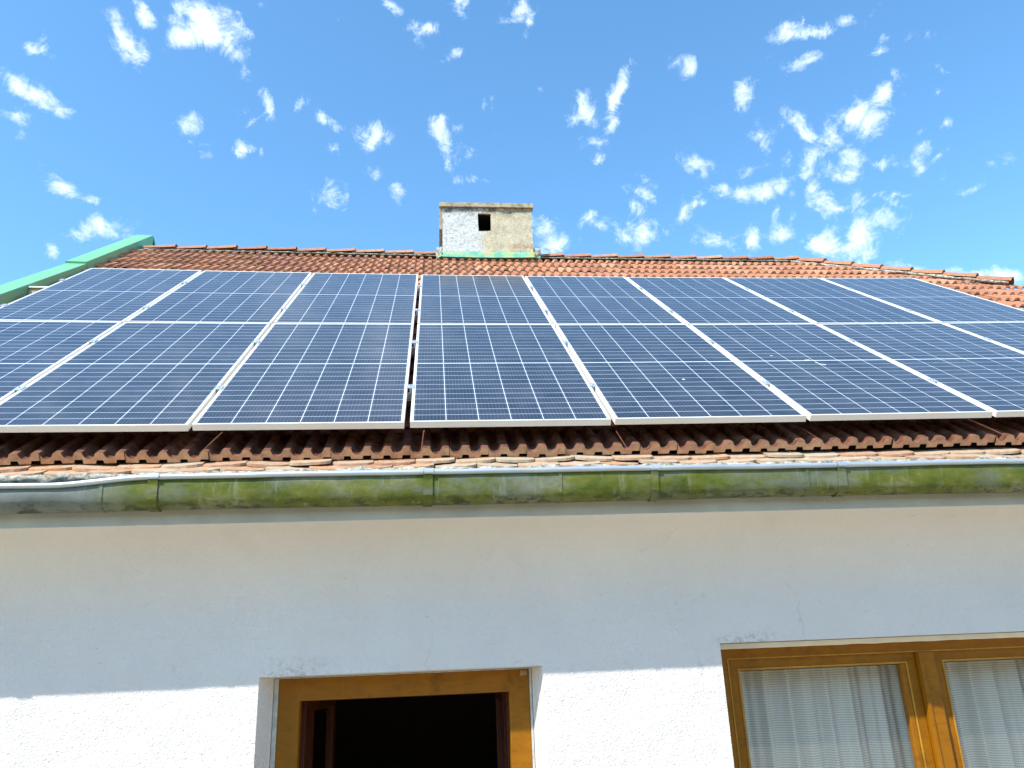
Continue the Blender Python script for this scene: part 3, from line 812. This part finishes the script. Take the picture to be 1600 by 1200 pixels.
# ---------------------------------------------------------------- chimney
CX0, CX1, CY0, CY1, CZ0, CZ1 = 3.44, 4.590, 5.00, 5.46, 3.35, 4.315
def rough_box(mb, x0, x1, y0, y1, z0, z1, step, amp, hole=None, hd=.14, seed=0):
    """a box whose faces are finely divided and pushed about by noise; hole=(x0,x1,z0,z1) in the front"""
    def disp(p):
        q = Vector(p) * 7 + Vector((seed, 0, 0))
        v = Vector((mn.noise(q), mn.noise(q + Vector((31, 0, 0))), mn.noise(q + Vector((0, 57, 0)))))
        q2 = q * 4
        v2 = Vector((mn.noise(q2), mn.noise(q2 + Vector((31, 0, 0))), mn.noise(q2 + Vector((0, 57, 0)))))
        return Vector(p) + v * amp + v2 * amp * .4
    def lin(a, b, extra=()):
        n = max(1, int(round((b - a) / step))); L = [a + (b - a) * i / n for i in range(n + 1)]
        for e in extra:
            k = min(range(1, n), key=lambda i: abs(L[i] - e)); L[k] = e
        return L
    X = lin(x0, x1, hole[:2] if hole else ()); Z = lin(z0, z1, hole[2:] if hole else ()); Y = lin(y0, y1)
    idx = {}
    def V(x, y, z):
        k = (round(x, 4), round(y, 4), round(z, 4))
        if k not in idx: idx[k] = mb.vert(disp((x, y, z)))
        return idx[k]
    def sheet(A, B, f, skip=None):
        for i in range(len(A) - 1):
            for j in range(len(B) - 1):
                if skip and skip((A[i] + A[i + 1]) / 2, (B[j] + B[j + 1]) / 2): continue
                mb.face(V(*f(A[i], B[j])), V(*f(A[i + 1], B[j])), V(*f(A[i + 1], B[j + 1])), V(*f(A[i], B[j + 1])))
    sk = (lambda a, b: hole[0] < a < hole[1] and hole[2] < b < hole[3]) if hole else None
    sheet(X, Z, lambda a, b: (a, y0, b), sk); sheet(X, Z, lambda a, b: (a, y1, b))
    sheet(Y, Z, lambda a, b: (x0, a, b)); sheet(Y, Z, lambda a, b: (x1, a, b))
    sheet(X, Y, lambda a, b: (a, b, z1)); sheet(X, Y, lambda a, b: (a, b, z0))
    if hole:
        hx0, hx1, hz0, hz1 = hole
        D = [y0, y0 + hd / 2, y0 + hd]
        HX = [x for x in X if hx0 - 1e-6 <= x <= hx1 + 1e-6]; HZ = [z for z in Z if hz0 - 1e-6 <= z <= hz1 + 1e-6]
        sheet(HX, D, lambda a, b: (a, b, hz0)); sheet(HX, D, lambda a, b: (a, b, hz1))
        sheet(HZ, D, lambda a, b: (hx0, b, a)); sheet(HZ, D, lambda a, b: (hx1, b, a))
ch = MB(); rough_box(ch, CX0, CX1, CY0, CY1, CZ0, CZ1, .03, .008, (3.895, 4.06, 3.978, 4.232), .03)
chim = tag(hp(ch.build('chimney', M_chim, smooth=True, auto=55)), 'squat rendered chimney, white on its left half and bare beige stone on its right')
def cp(o): o.parent = chim; return o
so = MB(); so.box(3.87, 4.085, CY0 + .38, CY0 + .39, 3.955, 4.255)
for q_ in ((3.87, 3.885, 3.955, 4.255), (4.07, 4.085, 3.955, 4.255), (3.885, 4.07, 3.955, 3.968), (3.885, 4.07, 4.242, 4.255)): so.box(q_[0], q_[1], CY0 + .032, CY0 + .379, q_[2], q_[3])
cp(so.build('flue_opening', M_soot))
cpm = MB(); rough_box(cpm, 3.400, 4.612, CY0 - .035, CY1 + .03, 4.312, 4.372, .03, .006, seed=5)
tag(cp(cpm.build('cap', M_cap, smooth=True, auto=50)), 'thin stained concrete slab on the chimney')
cs = MB(); rough_box(cs, 3.398, 3.437, CY0 + .01, CY1, 4.00, 4.309, .03, .003, seed=9)
cp(cs.build('side_slab', M_cap, smooth=True, auto=50))
for xa_, xb_ in ((3.36, 3.438), (4.592, 4.68)):
    fm_ = MB(); rough_box(fm_, xa_, xb_, 5.02, 5.42, 3.45, 3.745, .03, .008, seed=4); cp(fm_.build('mortar_fillet', M_mortar, smooth=True))
# flashing: skirt around the foot and an apron over the tiles
fl = MB(); rows = []
for i in range(41):
    x = CX0 - .01 + (CX1 - CX0 + .03) * i / 40
    wv = .006 * mn.noise(Vector((x * 6, 1, 1))); sag = -.010 * math.sin(math.pi * i / 40)
    rows.append([(x, CY0 - .014, 3.672 + wv), (x, CY0 - .020, 3.62 + wv), (x, CY0 - .045 + wv, 3.580 + sag), (x, CY0 - .075 + wv, 3.567 + sag + wv)])
fl.strip(rows)
for sx, xx in ((-1, CX0 - .012), (1, CX1 + .012)):
    r_ = []
    for i in range(9):
        y = CY0 - .03 + .35 * i / 8
        zt = 3.60 + (y - CY0) * .749
        r_.append([(xx, y, zt + .085), (xx, y, zt + .02), (xx + sx * .05, y, zt - .005), (xx + sx * .075, y, zt + .02)])
    fl.strip(r_)
fo = tag(cp(fl.build('flashing', M_flash, smooth=True, auto=40)), 'green painted metal flashing with yellow stains')
fm = fo.modifiers.new('thick', 'SOLIDIFY'); fm.thickness = .003

# ---------------------------------------------------------------- green verge parapet at the left end
def verge_sec(t0, t1, n0, n1, x0, x1, nm):
    mb = MB()
    def q(x, t, n): return Vector((x, t * CT - n * ST, t * ST + n * CT))
    A = []
    for t, n in ((t0, n0), (t1, n1)):
        A.append([q(x1, t, n - .30), q(x1, t, n), q(x0, t, n + .006), q(x0, t, n - .34), q(x0 + .01, t, n - .34), q(x0 + .01, t, n - .01), q(x1 - .01, t, n - .016), q(x1 - .01, t, n - .30)])
    mb.strip(A, close=True)
    mb.face(*[mb.vert(p) for p in A[1][:4]]); mb.face(*[mb.vert(p) for p in A[0][:4]])
    return hp(mb.build(nm, M_green, bevel=.004, seg=2))
vc = verge_sec(-.15, 4.95, .050, -.018, -.50, -.300, 'verge_capping')
tag(vc, 'mint green sheet metal capping along the left roof edge')
vd = verge_sec(4.85, 6.93, .004, .014, -.508, -.294, 'verge_capping')
tag(vd, 'upper overlapping length of the green metal capping')
# rear run down the other slope
mb = MB(); a = RP(0, 6.93, 0)
yb, zb = 6.93 * CT - .014 * ST, 6.93 * ST + .014 * CT
A = []
for y, z in ((yb + .02, zb), (10.7, zb - 3.9)):
    A.append([(-.294, y, z - .3), (-.294, y, z), (-.508, y, z), (-.508, y, z - .34)])
mb.strip(A, close=True); mb.face(0, 1, 2, 3)
tag(hp(mb.build('verge_capping', M_green)), 'green capping down the rear slope')
# little cement upstand with a white sheet edge by the capping
mb = MB()
def q(x, t, n): return Vector((x, t * CT - n * ST, t * ST + n * CT))
b0 = q(0, 3.62, -.10)
mb.box(-.296, -.02, 2.90, 3.10, 1.90, 2.128); tag(hp(mb.build('upstand', M_cap, bevel=.004)), 'small cement upstand beside the green capping')
mb = MB(); mb.box(-.296, -.012, 2.886, 3.11, 2.130, 2.142); hp(mb.build('upstand_edge', M_white))

# ---------------------------------------------------------------- solar panels
def make_panel():
    root = empty('solar_panel')
    fr = MB(); w_, h_, d_, lp = CWD, PHT, .035, .0095
    o = [(0, 0), (w_, 0), (w_, h_), (0, h_)]
    i_ = [(lp, lp), (w_ - lp, lp), (w_ - lp, h_ - lp), (lp, h_ - lp)]
    j_ = [(.0015, .0015), (w_ - .0015, .0015), (w_ - .0015, h_ - .0015), (.0015, h_ - .0015)]
    k_ = [(.025, .025), (w_ - .025, .025), (w_ - .025, h_ - .025), (.025, h_ - .025)]
    rings = [[(x, y, -.0025) for x, y in i_], [(x, y, 0) for x, y in i_], [(x, y, 0) for x, y in o], [(x, y, -d_) for x, y in o], [(x, y, -d_) for x, y in k_], [(x, y, -d_ + .002) for x, y in k_], [(x, y, -d_ + .002) for x, y in j_], [(x, y, -.010) for x, y in j_]]
    fr.strip(rings, close=True)
    f = fr.build('frame', M_frame, root, bevel=.0012, seg=2)
    ce = MB(); ce.v = [(lp, lp, -.0022), (w_ - lp, lp, -.0022), (w_ - lp, h_ - lp, -.0022), (lp, h_ - lp, -.0022)]; ce.f = [(0, 1, 2, 3)]
    me = bpy.data.meshes.new('cell_glass'); me.from_pydata(ce.v, [], ce.f)
    uv = me.uv_layers.new(name='UVMap')
    for li, (a, b) in enumerate(((0, 0), (w_ - 2 * lp, 0), (w_ - 2 * lp, h_ - 2 * lp), (0, h_ - 2 * lp))): uv.data[li].uv = (a, b)
    me.materials.append(M_cells)
    c = link(bpy.data.objects.new('cell_glass', me)); c.parent = root
    bk = MB(); bk.v = [(.003, .003, -.0085), (w_ - .003, .003, -.0085), (w_ - .003, h_ - .003, -.0085), (.003, h_ - .003, -.0085)]; bk.f = [(0, 3, 2, 1)]
    bk.build('backsheet', M_back, root)
    jb = MB(); jb.box(w_ / 2 - .05, w_ / 2 + .05, h_ / 2 - .03, h_ / 2 + .03, -.028, -.009); jb.build('junction_box', M_soot, root)
    return root
proto = make_panel()
def copy_tree(o):
    c = o.copy(); COL.objects.link(c)
    for chd in o.children:
        d_ = chd.copy(); COL.objects.link(d_); d_.parent = c
    return c
place = ['at the far left end of its row, nearest the green capping', 'second from the left end of its row', 'third from the left, just left of the wide black gap', 'below the left half of the chimney', 'fifth from the left, right of the one under the chimney', 'sixth from the left end of its row', 'seventh from the left end of its row', 'at the far right end of its row']
place_up = ['at the far left end, touching the green capping', 'second from the left end', 'third from the left, left of the chimney', 'directly below the chimney', 'fifth from the left, just right of the chimney', 'sixth from the left end', 'seventh from the left end', 'at the far right end by the hip tiles']
place_lo = ['cut off by the left side of the photo', 'second from the left, above the left gutter bracket', 'third from the left, left of the see-through gap', 'just right of the see-through gap, below the chimney', 'fifth from the left, above the third gutter bracket', 'sixth from the left, spotted with white bird droppings', 'seventh from the left', 'cut off by the right side of the photo']
XS = [i * P_ + (.006 if i >= 3 else -.002) for i in range(9)]
panels = {}
first = True
prr = random.Random(5)
for row in range(2):
    for c in range(8):
        x0 = XS[c] + GAP / 2; t0 = row * (PHT + GAP)
        o = proto if first else copy_tree(proto); first = False
        a = RP(x0, t0, prr.uniform(-.0012, .0012)); bx = RP(x0 + CWD, t0, 0); ty = RP(x0, t0 + PHT, 0); tx = RP(x0 + CWD, t0 + PHT, 0)
        ax = ((bx - a) + (tx - ty)).normalized(); ay = ((ty - a) + (tx - bx)); ay = (ay - ax * ay.dot(ax)).normalized(); az = ax.cross(ay)
        cen = (a + bx + ty + tx) / 4
        R = Matrix((ax, ay, az)).transposed()
        o.matrix_world = Matrix.Translation(cen - R @ Vector((CWD / 2, PHT / 2, 0))) @ R.to_4x4()
        panels[(row, c)] = o
        lab = ('blue solar panel in the upper row, ' + place_up[c]) if row else ('blue solar panel in the lower row, ' + place_lo[c])
        tag(o, lab, 'solar panel', 'solar panels in two rows on the roof')

# bird droppings and a scrape on the sixth and fifth lower panels
M_drop = m_simple('bird_dropping', (.62, .62, .58), .9)
for s_, t_, rx, ry, an in ((5.800, 1.057, .022, .007, -.2), (5.851, .951, .030, .006, -.7), (5.595, 1.169, .012, .006, 0), (4.829, .667, .009, .010, 0), (5.83, .99, .012, .005, -.6)):
    pan = panels[(0, 5 if s_ > 5.3 else 4)]
    mb = MB(); c_ = RP(s_, t_, .0); q_ = pan.matrix_world.inverted() @ c_; ring = []
    for k in range(14):
        a_ = 2 * math.pi * k / 14; r_ = 1 + .5 * mn.noise(Vector((k * 1.7, s_ * 9, t_ * 5)))
        u_, v_ = rx * r_ * math.cos(a_), ry * r_ * math.sin(a_)
        ring.append((q_.x + u_ * math.cos(an) - v_ * math.sin(an), q_.y + u_ * math.sin(an) + v_ * math.cos(an)))
    mb.strip([[(x, y, -.0021) for x, y in ring], [(x, y, -.0012) for x, y in ring]], close=True)
    mb.face(*[mb.vert((x, y, -.0012)) for x, y in ring])
    mb.build('bird_dropping', M_drop, pan)

# rails with clamps
rlab = ['lowest aluminium rail, under the lower part of the bottom panels', 'second aluminium rail from the bottom, under the lower row of panels',
        'third aluminium rail from the bottom, under the upper row of panels', 'topmost aluminium rail, under the top of the upper panels']
for k, t in enumerate((.566, 1.555, 2.572, 3.590)):
    root = empty('mounting_rail', RP(4.2, t, -.06))
    tag(root, rlab[k], 'rail', 'mounting rails under the panels')
    inv = Matrix.Translation(-root.location)
    def keep(o): o.parent = root; o.matrix_parent_inverse = inv; return o
    mb = MB(); rows = []
    for i in range(41):
        x = -.06 + 8.62 * i / 40
        rows.append([RP(x, t - .02, -.038), RP(x, t + .02, -.038), RP(x, t + .02, -.078), RP(x, t - .02, -.078)])
    mb.strip(rows, close=True)
    keep(mb.build('rail', M_rail))
    for i in range(9):
        x = XS[i]
        if i == 0: xa, xb = x - .012, x + GAP / 2 + .008
        elif i == 8: xa, xb = x - GAP / 2 - .008, x + .012
        else: xa, xb = x - GAP / 2 - .009, x + GAP / 2 + .009
        if i == 3: xa -= .004
        mb = MB()
        for (u0, u1, n0, n1) in ((xa, xb, .0015, .0055),):
            mb.hexa([RP(x_, t_, n_) for n_ in (n0, n1) for t_ in (t - .03, t + .03) for x_ in (u0, u1)])
        xm = x if 0 < i < 8 else (x - .002 if i == 0 else x + .002)
        mb.hexa([RP(x_, t_, n_) for n_ in (-.037, .0013) for t_ in (t - .025, t + .025) for x_ in (xm - .006, xm + .006)])
        cl = keep(mb.build('clamp', M_clamp))
        bo = MB(); rg = []
        for n_ in (.0056, .0115):
            rg.append([RP(x + .0055 * math.cos(a_), t + .0055 * math.sin(a_), n_) for a_ in [math.pi / 3 * q_ for q_ in range(6)]])
        bo.strip(rg, close=True); bo.face(*[bo.vert(p) for p in rg[1]])
        b_ = bo.build('bolt', M_rail); b_.parent = cl
    for i in range(7):
        x = .5 + i * 1.25
        mb = MB(); mb.hexa([RP(x_, t_, n_) for n_ in (-.150, -.079) for t_ in (t - .018, t + .018) for x_ in (x - .015, x + .015)])
        keep(mb.build('roof_hook', M_rail))

# ---------------------------------------------------------------- windows
def bar(mb, x0, x1, y0, y1, z0, z1): mb.box(x0, x1, y0, y1, z0, z1)
def ring_frame(mb, x0, x1, z0, z1, w_, y0, y1, wt=None):
    """mitred rectangular frame lying in x-z"""
    wt = wt or w_
    o = [(x0, z0), (x1, z0), (x1, z1), (x0, z1)]; i_ = [(x0 + w_, z0 + w_), (x1 - w_, z0 + w_), (x1 - w_, z1 - wt), (x0 + w_, z1 - wt)]
    mb.strip([[(a, y0, b) for a, b in o], [(a, y0, b) for a, b in i_], [(a, y1, b) for a, b in i_], [(a, y1, b) for a, b in o], [(a, y0, b) for a, b in o]], close=True)
# open window on the left
wn_ = MB(); ring_frame(wn_, 2.529, 3.801, -2.70, -1.214, .106, .490, .555)
win = tag(hp(wn_.build('window_frame', M_wood, bevel=.004)), 'golden brown frame of the open window, set deep in the wall')
def wp(o): o.parent = win; return o
mb = MB(); mb.box(2.5065, 2.5275, .484, .54, -2.72, -1.209); mb.box(3.8025, 3.8135, .484, .54, -2.72, -1.209); mb.box(2.5275, 3.8025, .4845, .54, -1.2125, -1.2085)
tag(wp(mb.build('filler_joint', M_seal)), 'grey filler between frame and reveal')
mb = MB()   # rough plaster patch in the upper right corner of the frame
rough_box(mb, 3.755, 3.793, .483, .4895, -1.245, -1.216, .012, .004, seed=3); wp(mb.build('plaster_patch', M_smear, smooth=True))
mb = MB(); ring_frame(mb, 2.575, 3.758, -2.66, -1.250, .052, .556, .64); wp(mb.build('rebate', M_red, bevel=.003))
mb = MB(); ring_frame(mb, 2.60, 3.735, -2.62, -1.285, .045, .641, .735); wp(mb.build('inner_lining', M_red, bevel=.003))
def open_sash(hx, sgn, ang, nm):
    """a sash hinged at x = hx swung inwards"""
    mb = MB(); wd, z0, z1, st, th = .50, -2.60, -1.335, .055, .042
    o = [(0, z0), (wd, z0), (wd, z1), (0, z1)]; i_ = [(st, z0 + st), (wd - st, z0 + st), (wd - st, z1 - st), (st, z1 - st)]
    mb.strip([[(a, 0, b) for a, b in o], [(a, 0, b) for a, b in i_], [(a, th, b) for a, b in i_], [(a, th, b) for a, b in o], [(a, 0, b) for a, b in o]], close=True)
    s_ = mb.build('sash', M_red, bevel=.004)
    gl = MB(); gl.v = [(st - .005, th / 2, z0 + st - .005), (wd - st + .005, th / 2, z0 + st - .005), (wd - st + .005, th / 2, z1 - st + .005), (st - .005, th / 2, z1 - st + .005)]; gl.f = [(0, 1, 2, 3)]
    g_ = gl.build('pane', M_glass, s_)
    if sgn > 0: s_.matrix_world = Matrix.Translation((hx, .78, 0)) @ Matrix.Rotation(math.radians(ang), 4, 'Z')
    else: s_.matrix_world = Matrix.Translation((hx, .78, 0)) @ Matrix.Rotation(math.radians(-ang), 4, 'Z') @ Matrix.Scale(-1, 4, (1, 0, 0))
    hp(s_)
    tag(s_, nm)
open_sash(2.655, 1, 82, 'dark red sash swung inwards at the left of the open window')
open_sash(3.685, -1, 97 - 8, 'dark red sash swung inwards at the right of the open window')

# curtained window on the right
mb = MB(); ring_frame(mb, 4.826, 6.908, -2.42, -1.153, .060, .495, .560)
w2 = tag(hp(mb.build('window_frame', M_wood, bevel=.004)), 'golden brown frame of the curtained window')
def w2p(o): o.parent = w2; return o
mb = MB(); rows = []
for i in range(81):
    x = 4.801 + 2.118 * i / 80; e = .003 * mn.noise(Vector((x * 9, 0, 0)))
    rows.append([(x, .487, -1.1305), (x, .485, -1.155 + e), (x, .494, -1.158 + e)])
mb.strip(rows); tag(w2p(mb.build('plaster_fillet', M_white, smooth=True)), 'off-white plaster strip above the frame')
mb = MB(); ring_frame(mb, 4.876, 6.858, -2.375, -1.205, .006, .4915, .4945); w2p(mb.build('frame_bead', M_bead))
mb = MB(); mb.box(4.803, 4.825, .491, .55, -2.42, -1.135); w2p(mb.build('filler_joint', M_soot))
mb = MB(); mb.box(5.951, 6.045, .480, .565, -2.362, -1.2115); mu = w2p(mb.build('mullion', M_wood, bevel=.006))
mb = MB(); mb.box(5.951, 5.972, .471, .4795, -2.36, -1.215); w2p(mb.build('cover_strip', M_wood, bevel=.003))
for x0, x1 in ((4.883, 5.947), (6.050, 6.856)):
    mb = MB(); ring_frame(mb, x0, x1, -2.37, -1.2085, .062, .511, .555)
    s_ = w2p(mb.build('sash', M_wood, bevel=.004))
    gl = MB(); gl.v = [(x0 + .055, .527, -2.315), (x1 - .055, .527, -2.315), (x1 - .055, .527, -1.266), (x0 + .055, .527, -1.266)]; gl.f = [(0, 1, 2, 3)]
    g_ = gl.build('pane', M_glass); g_.parent = s_
    mb = MB(); ring_frame(mb, x0 + .061, x1 - .061, -2.309, -1.2695, .004, .5205, .5255)
    sl = mb.build('glazing_seal', M_soot); sl.parent = s_
    mb = MB(); ring_frame(mb, x0 + .050, x1 - .050, -2.320, -1.2585, .009, .5065, .5105); be = mb.build('glazing_bead', M_bead, bevel=.002); be.parent = s_
    if x0 < 5:
        mb = MB(); mb.box(5.856, 5.8845, .508, .552, -2.308, -1.271); be = mb.build('inner_stile', M_wood, bevel=.003); be.parent = s_
mb = MB(); mb.box(4.76, 6.96, .27, .49, -2.475, -2.445); hp(mb.build('window_sill', M_white, bevel=.004))
mb = MB(); mb.box(2.44, 3.87, .28, .45, -2.775, -2.755); hp(mb.build('window_sill', M_white, bevel=.004))

# net curtain
cu = MB(); XN, ZN = 700, 24
rows = []; uvs = []
def fold(x, z):
    k = (z + 2.4)
    return (.026 * math.sin(x * 44 + 1.6 * math.sin(x * 7)) + .011 * math.sin(x * 97 + 2 * math.sin(x * 5.3) + .4 * k) + .006 * math.sin(x * 21 + k * .8))
for j in range(ZN + 1):
    z = -2.40 + 1.24 * j / ZN
    rows.append([(4.84 + 2.05 * i / XN, .718 + fold(4.84 + 2.05 * i / XN, z) * (1 - .35 * j / ZN), z) for i in range(XN + 1)])
cu.strip(rows)
me = bpy.data.meshes.new('curtain'); me.from_pydata(cu.v, [], cu.f)
uv = me.uv_layers.new(name='UVMap'); arc_ = [0]
for i in range(XN):
    a, b = rows[8][i], rows[8][i + 1]; arc_.append(arc_[-1] + math.hypot(b[0] - a[0], b[1] - a[1]))
uvv = np.zeros((len(me.loops), 2)); vi = np.zeros(len(me.loops), int); me.loops.foreach_get('vertex_index', vi)
ar = np.array(arc_); zz = np.array([v[2] for v in cu.v])
uvv[:, 0] = ar[vi % (XN + 1)]; uvv[:, 1] = zz[vi] + 3
uv.data.foreach_set('uv', uvv.ravel()); me.materials.append(M_curt); me.shade_smooth()
tag(link(bpy.data.objects.new('curtain', me)), 'white net curtain in loose folds behind the right hand window', 'curtain')

# dim room behind the openings
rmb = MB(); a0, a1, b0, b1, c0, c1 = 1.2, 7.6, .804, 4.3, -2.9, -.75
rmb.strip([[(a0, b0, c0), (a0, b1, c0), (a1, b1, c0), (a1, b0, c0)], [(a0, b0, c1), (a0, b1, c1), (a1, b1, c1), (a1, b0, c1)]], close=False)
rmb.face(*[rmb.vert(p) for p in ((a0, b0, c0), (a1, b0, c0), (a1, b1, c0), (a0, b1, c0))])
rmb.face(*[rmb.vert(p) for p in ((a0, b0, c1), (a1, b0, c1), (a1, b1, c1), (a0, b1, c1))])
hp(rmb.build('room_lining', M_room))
# partition between the two windows' rooms
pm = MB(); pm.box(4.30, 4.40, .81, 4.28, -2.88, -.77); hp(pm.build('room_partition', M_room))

# ---------------------------------------------------------------- unseen block added behind the photographer to keep low sky off the eaves
sky_block = tag(empty('sky_block', (6, -14, gz)), 'brown boarded block with a tiled roof, added unseen behind the photographer to cut off low sky', 'sky_block')
M_sky_block = m_wood('sky_block_boards', (.05, .035, .025), (.11, .08, .055), .9)
bi = Matrix.Translation((-6, 14, -gz))
mb = MB()
for i in range(150):
    x = -9 + i * .2
    mb.box(x, x + .19, -13.0 + .012 * (i % 2), -12.96 + .012 * (i % 2), gz, gz + 3.9)
mb.box(-9, 21, -18, -13.02, gz, gz + 3.9)
o = mb.build('wall', M_sky_block, sky_block); o.matrix_parent_inverse = bi  # board front of the added unseen sky block
mb = MB(); mb.hexa([(-9.3, -12.5, gz + 3.7), (21.3, -12.5, gz + 3.7), (-9.3, -18.5, gz + 3.7), (21.3, -18.5, gz + 3.7), (-9.3, -15.3, gz + 5.6), (21.3, -15.3, gz + 5.6), (-9.3, -15.7, gz + 5.6), (21.3, -15.7, gz + 5.6)])
o = mb.build('roof', M_tile, sky_block); o.matrix_parent_inverse = bi  # top of the added unseen sky block
mb = MB(); mb.box(4, 7.2, -12.93, -12.88, gz + .02, gz + 2.8); o = mb.build('sky_block_door', M_sky_block, sky_block, bevel=.01); o.matrix_parent_inverse = bi
